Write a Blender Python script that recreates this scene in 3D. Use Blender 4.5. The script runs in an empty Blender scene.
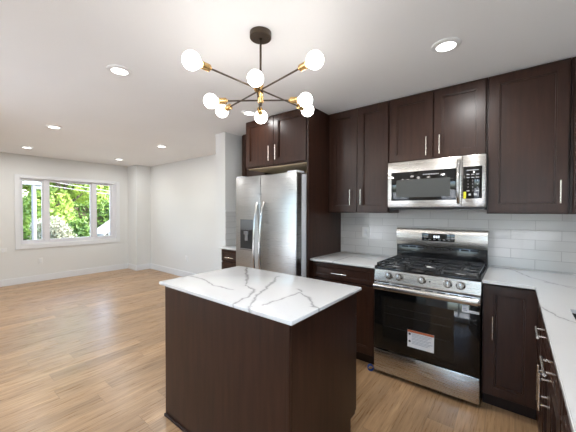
import bpy, bmesh, math, random
from mathutils import Vector, Matrix, Euler
random.seed(7)
SC = bpy.context.scene
COL = SC.collection
PI = math.pi

# ------------------------------------------------------------------ camera, sky, sun, exposure
F = Vector((-0.61908, 0.78513, -0.017495)); R = Vector((0.785225, 0.619206, 0.00242)); U = Vector((-0.012733, 0.012239, 0.999844))
cam = bpy.data.cameras.new('camera'); cam.lens = 18.0; cam.sensor_width = 36.0; cam.clip_start = 0.02
cam_o = bpy.data.objects.new('camera', cam); COL.objects.link(cam_o)
cam_o.matrix_world = Matrix(((R.x, U.x, -F.x, 0.9133), (R.y, U.y, -F.y, -3.0581), (R.z, U.z, -F.z, 1.3901), (0, 0, 0, 1)))
SC.camera = cam_o
SC.view_settings.view_transform = 'Standard'; SC.view_settings.look = 'None'
SC.view_settings.exposure = 0.64; SC.view_settings.gamma = 1.0; SC.view_settings.use_curve_mapping = False

W = bpy.data.worlds.new('sky'); SC.world = W; W.use_nodes = True
wn = W.node_tree; sky = wn.nodes.new('ShaderNodeTexSky'); sky.sky_type = 'NISHITA'
sky.sun_disc = False; sky.sun_elevation = math.radians(50); sky.air_density = 1.0; sky.dust_density = 3.0
wn.links.new(sky.outputs[0], wn.nodes['Background'].inputs[0]); wn.nodes['Background'].inputs[1].default_value = 1.2

sun = bpy.data.lights.new('sun', 'SUN'); sun.energy = 12; sun.angle = 0.01; sun.color = (1, .96, .88)
so = bpy.data.objects.new('sun', sun); COL.objects.link(so)
so.rotation_euler = Vector((0.62, 0.35, 0.85)).to_track_quat('Z', 'Y').to_euler()

LAMP_W = 7.0        # each recessed ceiling lamp
BULB_S = 8.0       # chandelier globes
LAMP_COL = (1.0, .995, .985)
BULB_COL = (1.0, .95, .90)

# ------------------------------------------------------------------ material helpers
def mat(name, col, rough=.5, metal=0., spec=.5, coat=0., emit=None):
    m = bpy.data.materials.new(name); m.use_nodes = True
    b = m.node_tree.nodes['Principled BSDF']
    b.inputs['Base Color'].default_value = (*col, 1); b.inputs['Roughness'].default_value = rough
    b.inputs['Metallic'].default_value = metal; b.inputs['Specular IOR Level'].default_value = spec
    b.inputs['Coat Weight'].default_value = coat
    if emit: b.inputs['Emission Color'].default_value = (*emit[0], 1); b.inputs['Emission Strength'].default_value = emit[1]
    return m
class NT:
    def __init__(s, m): s.t = m.node_tree; s.b = s.t.nodes['Principled BSDF']
    def n(s, typ, **k):
        x = s.t.nodes.new(typ)
        for a, v in k.items(): setattr(x, a, v)
        return x
    def l(s, a, b): s.t.links.new(a, b)
    def put(s, sock, v):
        if isinstance(v, bpy.types.NodeSocket): s.l(v, sock)
        else: sock.default_value = v
    def m(s, op, a, b=0., c=0., clamp=False):
        x = s.n('ShaderNodeMath', operation=op); x.use_clamp = clamp
        s.put(x.inputs[0], a); s.put(x.inputs[1], b)
        if op in ('MULTIPLY_ADD', 'WRAP', 'COMPARE', 'SMOOTH_MIN'): s.put(x.inputs[2], c)
        return x.outputs[0]
    def v(s, op, a, b=(0, 0, 0), out=0, sc=None):
        x = s.n('ShaderNodeVectorMath', operation=op)
        s.put(x.inputs[0], a)
        if op not in ('LENGTH', 'SCALE'): s.put(x.inputs[1], b)
        if sc is not None: s.put(x.inputs['Scale'], sc)
        return x.outputs[out]
    def mix(s, f, a, b):
        x = s.n('ShaderNodeMix', data_type='RGBA'); s.put(x.inputs[0], f)
        s.put(x.inputs[6], a if isinstance(a, bpy.types.NodeSocket) else (*a, 1)); s.put(x.inputs[7], b if isinstance(b, bpy.types.NodeSocket) else (*b, 1))
        return x.outputs[2]
    def noise(s, vec, scale, detail=3., rough=.5):
        x = s.n('ShaderNodeTexNoise'); s.l(vec, x.inputs['Vector']); x.inputs['Scale'].default_value = scale
        x.inputs['Detail'].default_value = detail; x.inputs['Roughness'].default_value = rough
        return x
    def coord(s): return s.n('ShaderNodeNewGeometry').outputs['Position']
    def obj(s): return s.n('ShaderNodeTexCoord').outputs['Object']
    def maprange(s, v, a, b, c, d):
        x = s.n('ShaderNodeMapRange'); s.put(x.inputs[0], v)
        for i, q in enumerate((a, b, c, d)): x.inputs[i + 1].default_value = q
        return x.outputs[0]
    def bump(s, h, strength=.2, dist=.01):
        x = s.n('ShaderNodeBump'); x.inputs['Strength'].default_value = strength; x.inputs['Distance'].default_value = dist
        s.l(h, x.inputs['Height']); s.l(x.outputs[0], s.b.inputs['Normal'])

def paint(name, col, rough=.6, bump=.05):
    m = mat(name, col, rough, spec=.3); t = NT(m)
    n = t.noise(t.coord(), 90, 2); t.bump(n.outputs[0], bump, .003)
    n2 = t.noise(t.coord(), 1.2, 2)
    t.l(t.mix(n2.outputs[0], [c * .97 for c in col], [min(1, c * 1.03) for c in col]), t.b.inputs['Base Color'])
    return m
M = {}
M['wall'] = paint('wall_paint', (.67, .67, .65))
M['ceiling'] = paint('ceiling_paint', (.86, .855, .845), .7)
M['trim'] = mat('white_trim_paint', (.69, .70, .71), .35)
M['vinyl'] = mat('white_vinyl', (.68, .675, .70), .35)
M['black'] = mat('black_plastic', (.012, .012, .013), .35)
M['rubber'] = mat('dark_rubber', (.02, .02, .02), .7)
M['plate'] = mat('white_plastic', (.72, .72, .70), .3)
M['brass'] = mat('brass', (.72, .47, .20), .22, 1.)
M['bronze'] = mat('dark_bronze', (.060, .042, .028), .38, .5)
M['nickel'] = mat('brushed_nickel', (.78, .74, .68), .25, 1.)
M['blackglass'] = mat('black_glass', (.004, .004, .004), .06)
M['ovenglass'] = mat('oven_window_glass', (.012, .010, .008), .07)
M['mwglass'] = mat('microwave_window_mesh', (.075, .080, .078), .18)
M['enamel'] = mat('black_enamel', (.01, .01, .011), .15)
M['iron'] = mat('cast_iron', (.022, .024, .028), .24, spec=.9)
M['alu'] = mat('burner_aluminium', (.55, .55, .55), .4, 1.)
M['silver'] = mat('silver_painted_steel', (.66, .68, .71), .4)
M['lens'] = mat('lamp_lens', (.9, .9, .9), .5, emit=(LAMP_COL, 3.0))
M['bulb'] = mat('frosted_bulb_glass', (.95, .94, .92), .4, emit=(BULB_COL, BULB_S))
M['ring'] = mat('lamp_trim_white', (.82, .82, .81), .5)
M['paper'] = mat('white_paper', (.75, .75, .76), .5)
M['ink'] = mat('dark_ink', (.02, .02, .02), .6)
M['orange'] = mat('orange_ink', (.50, .12, .04), .6)
M['greyink'] = mat('grey_ink', (.38, .40, .44), .6)
M['yellow'] = mat('yellow_label', (.78, .74, .03), .5)
M['keyink'] = mat('light_key_print', (.45, .46, .47), .5)
M['display'] = mat('display_digits', (.8, .85, .9), .4, emit=((.85, .92, 1.), 1.0))
M['plywood'] = mat('pale_plywood', (.40, .31, .19), .55)
M['bluetape'] = mat('blue_tape', (.02, .07, .28), .6)

def wood(name, a, b, rough=.33):
    m = mat(name, a, rough, spec=.33)
    t = NT(m)
    mp = t.n('ShaderNodeMapping'); t.l(t.obj(), mp.inputs[0]); mp.inputs['Scale'].default_value = (15, 15, 1.3)
    n = t.noise(mp.outputs[0], 2.2, 5, .6); n2 = t.noise(t.obj(), 1.7, 2)
    f = t.m('ADD', t.m('MULTIPLY', n.outputs[0], .7), t.m('MULTIPLY', n2.outputs[0], .3))
    f = t.maprange(f, .32, .68, 0, 1)
    t.l(t.mix(f, a, b), t.b.inputs['Base Color']); t.bump(n.outputs[0], .04, .002)
    return m
M['wood'] = wood('espresso_wood', (.020, .0080, .0050), (.050, .0208, .0122))
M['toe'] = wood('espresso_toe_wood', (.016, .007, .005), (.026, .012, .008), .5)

def steel(name, col, rough, ax):
    m = mat(name, col, rough, 1.); t = NT(m)
    mp = t.n('ShaderNodeMapping'); t.l(t.obj(), mp.inputs[0]); mp.inputs['Scale'].default_value = ax
    n = t.noise(mp.outputs[0], 3, 3, .6)
    t.l(t.maprange(n.outputs[0], .3, .7, rough - .05, rough + .06), t.b.inputs['Roughness'])
    t.bump(n.outputs[0], .004, .0004)
    return m
M['steel'] = steel('brushed_stainless', (.54, .52, .49), .27, (1.2, 1.2, 160))
M['steel_v'] = steel('brushed_stainless_fridge', (.37, .368, .362), .30, (1.2, 1.2, 160))
M['chrome'] = mat('polished_steel', (.48, .47, .46), .16, 1.)

def quartz(name, veins, w=.006, seed=0., faint=.5):
    base = (.66, .66, .655)
    m = mat(name, base, .22, spec=.5, coat=.3); t = NT(m); t.b.inputs['Coat Roughness'].default_value = .08
    P = t.coord()
    wn1 = t.noise(P, 9, 3, .6); wn2 = t.noise(P, 38, 2)
    w1 = t.v('SCALE', t.v('SUBTRACT', wn1.outputs['Color'], (.5, .5, .5)), sc=.055)
    w2 = t.v('SCALE', t.v('SUBTRACT', wn2.outputs['Color'], (.5, .5, .5)), sc=.018)
    Q = t.v('MULTIPLY', t.v('ADD', t.v('ADD', P, w1), w2), (1, 1, 0))
    d = None
    for ln in veins:
        for a, b in zip(ln, ln[1:]):
            A = Vector((*a, 0)); D = Vector((*b, 0)) - A
            pa = t.v('SUBTRACT', Q, tuple(A))
            h = t.m('MULTIPLY', t.v('DOT_PRODUCT', pa, tuple(D), out=1), 1 / max(1e-6, D.length_squared), clamp=True)
            q = t.v('LENGTH', t.v('SUBTRACT', pa, t.v('SCALE', tuple(D), sc=h)), out=1)
            d = q if d is None else t.m('MINIMUM', d, q)
    wn3 = t.noise(P, 6, 2)
    wid = t.maprange(wn3.outputs[0], .3, .7, w * .35, w * 1.3)
    core = t.m('SUBTRACT', 1., t.m('DIVIDE', d, wid), clamp=True)
    halo = t.m('SUBTRACT', 1., t.m('DIVIDE', d, .035), clamp=True)
    n4 = t.noise(P, 5, 4, .65)
    f = t.m('ADD', t.m('MULTIPLY', core, .85), t.m('MULTIPLY', t.m('MULTIPLY', halo, halo), .16), clamp=True)
    fine = t.m('SUBTRACT', 1., t.m('DIVIDE', t.m('ABSOLUTE', t.m('SUBTRACT', n4.outputs[0], .5)), .012), clamp=True)
    f = t.m('ADD', f, t.m('MULTIPLY', fine, .10 * faint), clamp=True)
    t.l(t.mix(f, base, (.33, .325, .325)), t.b.inputs['Base Color'])
    return m
M['q_island'] = quartz('quartz_island', [
    [(-.989, -1.852), (-.809, -1.848), (-.573, -1.918), (-.422, -1.901)],
    [(-.56, -1.648), (-.427, -1.791), (-.322, -1.815), (-.248, -1.947), (-.205, -2.115)],
    [(-.441, -1.451), (-.274, -1.768), (-.233, -1.891), (-.109, -2.069), (-.051, -2.119)],
    [(-.102, -2.063), (-.068, -1.881), (-.077, -1.666), (-.121, -1.645)],
    [(-.062, -1.707), (.035, -1.753), (.116, -1.858), (.167, -1.869)],
    [(-.851, -1.376), (-.675, -1.554), (-.574, -1.64)]], .014)
M['q_right'] = quartz('quartz_right', [
    [(.80, .05), (.924, -.123), (1.004, -.328), (1.08, -.421), (1.213, -.573), (1.5, -.75)],
    [(1.019, -1.116), (1.066, -1.275), (1.124, -1.334)], [(1.083, -.454), (1.148, -.503), (1.4, -.58)]], .006)
M['q_left'] = quartz('quartz_left', [
    [(-.635, -.569), (-.641, -.225), (-.599, -.092)], [(-.44, -.706), (-.44, -.244), (-.2, -.295)]], .008)

def tile_mat():
    m = mat('glazed_tile', (.62, .61, .595), .16, coat=.2); t = NT(m)
    sx = t.n('ShaderNodeSeparateXYZ'); t.l(t.coord(), sx.inputs[0])
    cb = t.n('ShaderNodeCombineXYZ'); t.l(t.m('ADD', t.m('SUBTRACT', sx.outputs[0], sx.outputs[1]), .1925 + 6.22), cb.inputs[0]); t.l(t.m('SUBTRACT', sx.outputs[2], 1.318 - .079 * 20), cb.inputs[1])
    br = t.n('ShaderNodeTexBrick'); t.l(cb.outputs[0], br.inputs['Vector'])
    br.inputs['Color1'].default_value = (.55, .542, .525, 1); br.inputs['Color2'].default_value = (.63, .622, .605, 1); br.inputs['Mortar'].default_value = (.36, .35, .34, 1)
    br.inputs['Scale'].default_value = 1.; br.inputs['Mortar Size'].default_value = .0022; br.inputs['Mortar Smooth'].default_value = .2
    br.inputs['Brick Width'].default_value = .311; br.inputs['Row Height'].default_value = .079; br.offset = .5; br.squash = 1.; br.inputs['Bias'].default_value = 0.
    mp = t.n('ShaderNodeMapping'); t.l(t.coord(), mp.inputs[0]); mp.inputs['Scale'].default_value = (3, 3, 14)
    n = t.noise(mp.outputs[0], 3, 4)
    t.l(t.mix(t.m('MULTIPLY', n.outputs[0], .35), br.outputs['Color'], (.50, .49, .48)), t.b.inputs['Base Color'])
    h = t.m('ADD', t.m('SUBTRACT', 1., br.outputs['Fac']), t.m('MULTIPLY', n.outputs[0], .25))
    t.bump(h, .25, .004)
    t.l(t.maprange(br.outputs['Fac'], 0, 1, .16, .7), t.b.inputs['Roughness'])
    return m
M['tile'] = tile_mat()

def floor_mat():
    m = mat('oak_plank_floor', (.4, .25, .13), .36); t = NT(m)
    sx = t.n('ShaderNodeSeparateXYZ'); t.l(t.coord(), sx.inputs[0]); X, Y = sx.outputs[0], sx.outputs[1]
    pw, pl = .155, 1.22
    u = t.m('DIVIDE', X, pw); row = t.m('FLOOR', u)
    w1 = t.n('ShaderNodeTexWhiteNoise', noise_dimensions='1D'); t.l(row, w1.inputs['W'])
    v = t.m('ADD', t.m('DIVIDE', Y, pl), t.m('MULTIPLY', w1.outputs['Value'], 7.3)); pk = t.m('FLOOR', v)
    cb = t.n('ShaderNodeCombineXYZ'); t.l(row, cb.inputs[0]); t.l(pk, cb.inputs[1])
    w2 = t.n('ShaderNodeTexWhiteNoise', noise_dimensions='2D'); t.l(cb.outputs[0], w2.inputs['Vector'])
    pos = t.v('ADD', t.v('MULTIPLY', t.coord(), (9, .8, 1)), t.v('SCALE', w2.outputs['Color'], sc=40.))
    g = t.noise(pos, 2.2, 6, .62); g.inputs['Distortion'].default_value = .8
    pos2 = t.v('ADD', t.v('MULTIPLY', t.coord(), (60, 2.2, 1)), t.v('SCALE', w2.outputs['Color'], sc=40.))
    g2 = t.noise(pos2, 2.0, 4, .6)
    f = t.m('ADD', t.m('MULTIPLY', g.outputs[0], .65), t.m('MULTIPLY', g2.outputs[0], .35))
    f = t.maprange(f, .33, .67, 0, 1)
    c = t.mix(f, (.255, .142, .066), (.51, .326, .176))
    tint = t.maprange(w2.outputs['Value'], 0, 1, .80, 1.12)
    hs = t.n('ShaderNodeHueSaturation'); t.l(c, hs.inputs['Color']); t.l(tint, hs.inputs['Value'])
    def edge(q, width, size):
        fr = t.m('FRACT', q); d = t.m('MULTIPLY', t.m('MINIMUM', fr, t.m('SUBTRACT', 1., fr)), size)
        return t.m('SUBTRACT', 1., t.m('DIVIDE', d, width), clamp=True)
    e = t.m('MAXIMUM', edge(u, .0025, pw), edge(v, .0025, pl))
    t.l(t.mix(t.m('MULTIPLY', e, .55), hs.outputs[0], (.10, .055, .03)), t.b.inputs['Base Color'])
    t.l(t.maprange(g2.outputs[0], .3, .7, .25, .36), t.b.inputs['Roughness'])
    t.bump(t.m('SUBTRACT', t.m('MULTIPLY', g2.outputs[0], .3), e), .12, .003)
    return m
M['floor'] = floor_mat()

def leaf_mat(name, a, b):
    m = mat(name, a, .55); t = NT(m)
    n = t.noise(t.obj(), 1.1, 2); n2 = t.noise(t.obj(), 6, 2)
    f = t.maprange(t.m('ADD', t.m('MULTIPLY', n.outputs[0], .6), t.m('MULTIPLY', n2.outputs[0], .4)), .35, .65, 0, 1)
    c = t.mix(f, a, b); t.l(c, t.b.inputs['Base Color'])
    tr = t.n('ShaderNodeBsdfTranslucent'); t.l(c, tr.inputs[0]); mx = t.n('ShaderNodeMixShader'); mx.inputs[0].default_value = .35
    out = t.t.nodes['Material Output']; t.l(t.b.outputs[0], mx.inputs[1]); t.l(tr.outputs[0], mx.inputs[2]); t.l(mx.outputs[0], out.inputs[0])
    return m
M['leaf'] = leaf_mat('bright_leaves', (.14, .24, .04), (.48, .58, .14))
M['leaf2'] = leaf_mat('deep_leaves', (.04, .10, .02), (.20, .32, .06))
M['bloom'] = leaf_mat('pale_blossom', (.14, .20, .07), (.40, .36, .33))
M['bark'] = paint('bark', (.10, .075, .055), .9, .4)
M['lawn'] = leaf_mat('lawn_grass', (.10, .16, .035), (.22, .30, .08))
M['asphalt'] = paint('pale_pavement', (.30, .295, .285), .9)
M['shingle'] = paint('grey_shingles', (.20, .19, .19), .9, .3)
M['siding'] = paint('white_siding', (.25, .25, .25), .7)
M['pole'] = paint('weathered_grey_post', (.20, .195, .20), .8)
M['carbody'] = mat('grey_car_paint', (.10, .11, .13), .25, .3, coat=.6)
def pane_mat():
    m = bpy.data.materials.new('window_pane_glass'); m.use_nodes = True; t = m.node_tree; t.nodes.clear()
    o = t.nodes.new('ShaderNodeOutputMaterial'); a = t.nodes.new('ShaderNodeBsdfTransparent'); a.inputs[0].default_value = (.97, .985, .98, 1)
    g = t.nodes.new('ShaderNodeBsdfGlossy'); g.inputs['Roughness'].default_value = .02
    fr = t.nodes.new('ShaderNodeFresnel'); fr.inputs[0].default_value = 1.35; mx = t.nodes.new('ShaderNodeMixShader')
    t.links.new(fr.outputs[0], mx.inputs[0]); t.links.new(a.outputs[0], mx.inputs[1]); t.links.new(g.outputs[0], mx.inputs[2]); t.links.new(mx.outputs[0], o.inputs[0])
    return m
M['pane'] = pane_mat()

# ------------------------------------------------------------------ mesh helpers
class MB:
    def __init__(s): s.bm = bmesh.new()
    def box(s, a, b, bev=0., seg=2):
        x0, y0, z0 = a; x1, y1, z1 = b
        t = bmesh.new(); bmesh.ops.create_cube(t, size=1)
        for v in t.verts: v.co = Vector(((x0 + x1) / 2 + v.co.x * (x1 - x0), (y0 + y1) / 2 + v.co.y * (y1 - y0), (z0 + z1) / 2 + v.co.z * (z1 - z0)))
        if bev: bmesh.ops.bevel(t, geom=list(t.edges), offset=bev, segments=seg, profile=.5, affect='EDGES')
        s._add(t); return s
    def _add(s, t, mtx=None):
        me = bpy.data.meshes.new('tmp'); t.to_mesh(me); t.free()
        if mtx: me.transform(mtx)
        s.bm.from_mesh(me); bpy.data.meshes.remove(me)
    def rot_box(s, a, b, mtx, bev=0.):
        k = MB().box(a, b, bev); s._add(k.bm, mtx); return s
    def cyl(s, p, q, r, r2=None, n=20, bev=0.):
        p, q = Vector(p), Vector(q); d = q - p; r2 = r if r2 is None else r2
        t = bmesh.new(); bmesh.ops.create_cone(t, cap_ends=True, segments=n, radius1=r, radius2=r2, depth=d.length)
        if bev: bmesh.ops.bevel(t, geom=[e for e in t.edges if len(e.link_faces) == 2 and e.calc_face_angle(0) > 1.], offset=bev, segments=2, affect='EDGES')
        s._add(t, Matrix.Translation((p + q) / 2) @ d.to_track_quat('Z', 'Y').to_matrix().to_4x4()); return s
    def sphere(s, c, r, n=24, sc=(1, 1, 1)):
        t = bmesh.new(); bmesh.ops.create_uvsphere(t, u_segments=n, v_segments=n // 2, radius=r)
        s._add(t, Matrix.Translation(c) @ Matrix.Diagonal((*sc, 1))); return s
    def lathe(s, prof, mtx=None, n=28):
        t = bmesh.new(); rings = []
        for (r, z) in prof:
            if r < 1e-6: rings.append([t.verts.new((0, 0, z))])
            else: rings.append([t.verts.new((r * math.cos(2 * PI * i / n), r * math.sin(2 * PI * i / n), z)) for i in range(n)])
        for A, B in zip(rings, rings[1:]):
            for i in range(n):
                j = (i + 1) % n
                if len(A) == 1 and len(B) == 1: continue
                if len(A) == 1: t.faces.new((A[0], B[i], B[j]))
                elif len(B) == 1: t.faces.new((A[i], A[j], B[0]))
                else: t.faces.new((A[i], A[j], B[j], B[i]))
        bmesh.ops.recalc_face_normals(t, faces=t.faces)
        s._add(t, mtx); return s
    def sweep(s, pts, r, n=10, ry=None, flat=None):
        # tube along pts; ry = second radius (oval section) along the axis 'flat'
        pts = [Vector(p) for p in pts]; t = bmesh.new(); rings = []
        for i, p in enumerate(pts):
            d = (pts[min(i + 1, len(pts) - 1)] - pts[max(i - 1, 0)]).normalized()
            up = Vector(flat) if flat else (Vector((0, 0, 1)) if abs(d.z) < .9 else Vector((1, 0, 0)))
            a = d.cross(up).normalized(); b = a.cross(d).normalized()
            rings.append([t.verts.new(p + a * r * math.cos(2 * PI * k / n) + b * (ry or r) * math.sin(2 * PI * k / n)) for k in range(n)])
        for A, B in zip(rings, rings[1:]):
            for k in range(n): t.faces.new((A[k], A[(k + 1) % n], B[(k + 1) % n], B[k]))
        t.faces.new(rings[0][::-1]); t.faces.new(rings[-1])
        bmesh.ops.recalc_face_normals(t, faces=t.faces); s._add(t); return s
    def door(s, x0, z0, w, h, yf, t, prof):
        # rectangular nested rings; prof = (inset, depth behind the front face)
        bm = bmesh.new(); rings = []
        for ins, dep in [(0, t), (0, .002), (.002, 0)] + prof:
            a, b, c, d = x0 + ins, x0 + w - ins, z0 + ins, z0 + h - ins
            rings.append([bm.verts.new((x, yf + dep, z)) for x, z in ((a, c), (b, c), (b, d), (a, d))])
        for A, B in zip(rings, rings[1:]):
            for i in range(4): bm.faces.new((A[i], A[(i + 1) % 4], B[(i + 1) % 4], B[i]))
        bm.faces.new(rings[-1]); bm.faces.new(rings[0][::-1])
        bmesh.ops.recalc_face_normals(bm, faces=bm.faces); s._add(bm); return s
    def prism(s, poly, axis, a, b):
        # extrude a 2D polygon along an axis
        ix = 'xyz'.index(axis); bm = bmesh.new()
        def P(q, c):
            v = list(q); v.insert(ix, c); return v
        A = [bm.verts.new(P(q, a)) for q in poly]; B = [bm.verts.new(P(q, b)) for q in poly]; n = len(poly)
        for i in range(n): bm.faces.new((A[i], A[(i + 1) % n], B[(i + 1) % n], B[i]))
        bm.faces.new(A[::-1]); bm.faces.new(B); bmesh.ops.recalc_face_normals(bm, faces=bm.faces); s._add(bm); return s
    def build(s, name, material, parent=None, local=False, smooth=True, base=None):
        me = bpy.data.meshes.new(name)
        if parent is not None and not local:
            r = parent
            while r.parent: r = r.parent
            mw = Matrix.Translation(r.location) @ r.rotation_euler.to_matrix().to_4x4()
            s.bm.transform(mw.inverted())
        if base is not None: s.bm.transform(Matrix.Translation(-Vector(base)))
        s.bm.to_mesh(me); s.bm.free()
        me.materials.append(material)
        o = bpy.data.objects.new(name, me); COL.objects.link(o)
        if parent is not None: o.parent = parent
        if base is not None: o.location = base
        if smooth:
            for p in me.polygons: p.use_smooth = True
            me.set_sharp_from_angle(angle=math.radians(35))
        return o
def tag(o, label, cat, group=None):
    o['label'] = label; o['category'] = cat
    if group: o['group'] = group
    return o
def thing(name, label, cat, loc, rz=0., group=None):
    o = bpy.data.objects.new(name, None); COL.objects.link(o); o.empty_display_size = .1
    o.location = loc; o.rotation_euler = (0, 0, rz); return tag(o, label, cat, group)
def struct(name, mb, m, label, parent=None, cat='structure'):
    o = mb.build(name, m, parent, smooth=False)
    if parent is None: o['kind'] = 'structure'; o['label'] = label; o['category'] = cat
    return o
def copy_tree(o, parent=None):
    c = o.copy(); COL.objects.link(c)
    if parent is not None: c.parent = parent
    for ch in [x for x in bpy.data.objects if x.parent == o]: copy_tree(ch, c)
    return c

# ------------------------------------------------------------------ the room shell
H = 2.443; XW = -6.397; YN = -4.25; XR = 1.668; YL = .323
struct('floor', MB().box((XW - .2, YN - .15, -.12), (XR + .15, YL + .15, 0)), M['floor'], 'light oak plank floor running through living room and kitchen', cat='floor')
struct('ceiling', MB().box((XW - .2, YN - .15, H), (XR + .15, YL + .15, H + .15)), M['ceiling'], 'smooth off-white ceiling with recessed lamps', cat='ceiling')
wy0, wy1, wz0, wz1 = -1.945, -.255, .745, 2.035       # window opening
wl = MB()
wl.box((XW - .2, YN, 0), (XW, wy0, H)); wl.box((XW - .2, wy1, 0), (XW, YL, H)); wl.box((XW - .2, wy0, 0), (XW, wy1, wz0)); wl.box((XW - .2, wy0, wz1), (XW, wy1, H))
struct('wall_left', wl, M['wall'], 'pale grey far wall around the wide window', cat='wall')
struct('wall_back', MB().box((XW, YL, 0), (-2.14, YL + .12, H)), M['wall'], 'pale grey living room wall to the right of the window', cat='wall')
struct('wall_pilaster', MB().box((XW, -.007, 0), (-5.945, YL, H)), M['wall'], 'boxed-out corner beside the window wall', cat='wall')
struct('wall_partition', MB().box((-2.345, -.545, 0), (-2.14, YL, H)), M['wall'], 'short wall stub between living room and kitchen cabinets', cat='wall')
struct('wall_kitchen', MB().box((-2.14, 0, 0), (XR, YL + .12, H)), M['wall'], 'kitchen wall behind the range and fridge', cat='wall')
gy0, gy1, gz0, gz1 = -4.1, -2.6, .06, 2.2       # opening for an unseen glazed door, added to let more daylight in
wr_ = MB().box((XR, gy1, 0), (XR + .15, YL + .12, H)).box((XR, YN, 0), (XR + .15, gy0, H)).box((XR, gy0, 0), (XR + .15, gy1, gz0)).box((XR, gy0, gz1), (XR + .15, gy1, H))
gd = bpy.data.objects.new('added_door_1', None); COL.objects.link(gd); gd.location = (XR, -3.35, 0); gd['kind'] = 'structure'; gd['label'] = 'added unseen glazed door letting daylight in past the sink run'; gd['category'] = 'door'
m = MB(); e = .06; gc = (gy0 + gy1) / 2
m.box((XR + .03, gy0, gz0), (XR + .12, gy0 + e, gz1)); m.box((XR + .03, gy1 - e, gz0), (XR + .12, gy1, gz1)); m.box((XR + .03, gc - e, gz0 + e), (XR + .12, gc + e, gz1 - e))
m.box((XR + .03, gy0 + e, gz0), (XR + .12, gy1 - e, gz0 + e)); m.box((XR + .03, gy0 + e, gz1 - e), (XR + .12, gy1 - e, gz1))
struct('door_frame', m, M['vinyl'], '', gd)
for p, q in ((gy0 + e, gc - e), (gc + e, gy1 - e)): struct('door_pane', MB().box((XR + .072, p, gz0 + e), (XR + .078, q, gz1 - e)), M['pane'], '', gd)
struct('wall_right', wr_, M['wall'], 'side wall behind the sink run', cat='wall')
nw = MB(); fill_windows = [(-3.15, -1.6), (.55, 1.5)]; nz0, nz1 = .21, 2.3  # unseen windows, added so daylight brightens the ceiling and cabinet fronts
nx = XW - .2
for a, b in fill_windows: nw.box((nx, YN - .15, 0), (a, YN, H)); nw.box((a, YN - .15, 0), (b, YN, nz0)); nw.box((a, YN - .15, nz1), (b, YN, H)); nx = b
nw.box((nx, YN - .15, 0), (XR + .15, YN, H))
struct('wall_near', nw, M['wall'], 'wall opposite the kitchen cabinets', cat='wall')
for k, (a, b) in enumerate(fill_windows):
    wo = bpy.data.objects.new('window_%d' % (k + 2), None); COL.objects.link(wo); wo.location = ((a + b) / 2, YN, nz0); wo['kind'] = 'structure'
    wo['label'] = ['added unseen wide window for fill light in the opposite wall', 'added unseen narrow window for fill light by the sink run'][k]; wo['category'] = 'window'
    e = .05; c = (a + b) / 2; m = MB()
    m.box((a, YN - .13, nz0), (a + e, YN - .03, nz1)); m.box((b - e, YN - .13, nz0), (b, YN - .03, nz1)); m.box((c - e / 2, YN - .13, nz0 + e), (c + e / 2, YN - .03, nz1 - e))
    m.box((a + e, YN - .13, nz0), (b - e, YN - .03, nz0 + e)); m.box((a + e, YN - .13, nz1 - e), (b - e, YN - .03, nz1))
    fo = struct('window_frame', m, M['vinyl'], '', wo)
    for p, q in ((a + e, c - e / 2), (c + e / 2, b - e)): struct('window_pane', MB().box((p, YN - .083, nz0 + e), (q, YN - .077, nz1 - e)), M['pane'], '', wo)
    t_ = MB(); t_.box((a - .07, YN, nz0 - .07), (a, YN + .018, nz1 + .07)); t_.box((b, YN, nz0 - .07), (b + .07, YN + .018, nz1 + .07)); t_.box((a, YN, nz1), (b, YN + .018, nz1 + .07)); t_.box((a, YN, nz0 - .07), (b, YN + .018, nz0))
    struct('window_casing', t_, M['trim'], '', wo)

def baseboard(name, pts, label):
    m = MB()
    for (x0, y0, x1, y1) in pts: m.box((x0, y0, 0), (x1, y1, .125), .003); 
    struct(name, m, M['trim'], label, cat='baseboard')
T = .016
baseboard('baseboard_left', [(XW, YN, XW + T, -.007)], 'white baseboard under the window')
baseboard('baseboard_pilaster', [(XW + T, -.007 - T, -5.945 + T, -.007), (-5.945, -.007, -5.945 + T, YL - T)], 'white baseboard round the boxed-out corner')
baseboard('baseboard_back', [(-5.945, YL - T, -2.345, YL)], 'white baseboard along the living room wall')
baseboard('baseboard_partition', [(-2.345, -.545 - T, -2.14, -.545), (-2.345 - T, -.545 - T, -2.345, YL - T)], 'white baseboard on the short wall stub')
baseboard('baseboard_near', [(XW + T, YN, XR, YN + T)], 'white baseboard along the opposite wall')

# tiled backsplash
struct('backsplash', MB().box((-.698, -.008, .9145), (XR, 0, 1.3715)).box((-.03, -.008, 1.3715), (.735, 0, 1.45)), M['tile'], 'long glossy grey subway tiles behind the range', cat='backsplash')
struct('backsplash_side', MB().box((-2.14, -.545, .9145), (-2.132, -.008, 1.38)).box((-2.14, -.008, .9145), (-1.62, 0, 1.38)), M['tile'], 'grey tiles in the narrow nook beside the fridge', cat='backsplash')

# ------------------------------------------------------------------ window with three panes
win = bpy.data.objects.new('window_1', None); COL.objects.link(win); win.location = (XW, -1.1, wz0); win['kind'] = 'structure'
win['label'] = 'wide white three-pane window looking out on green trees'; win['category'] = 'window'
X = XW
tr = MB()
for a, b in (((-2.0, .655), (-1.925, 2.065)), ((-.265, .655), (-.19, 2.065)), ((-1.925, 2.0), (-.265, 2.065)), ((-1.925, .655), (-.265, .735))):
    tr.box((X, a[0], a[1]), (X + .018, b[0], b[1]), .003)
struct('window_casing', tr, M['trim'], '', win)
fr = MB(); D0, D1 = X - .13, X - .02
ys = [(-1.925, -1.905), (-1.57, -1.50), (-.74, -.67), (-.345, -.265)]
fr.box((D0, -1.945, wz0 - .01), (D1, -1.905, 2.035)); fr.box((D0, -.345, wz0 - .01), (D1, -.255, 2.035))
fr.box((D0, -1.905, 1.985), (D1, -.345, 2.035)); fr.box((D0, -1.905, wz0 - .01), (D1, -.345, .79))
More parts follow.
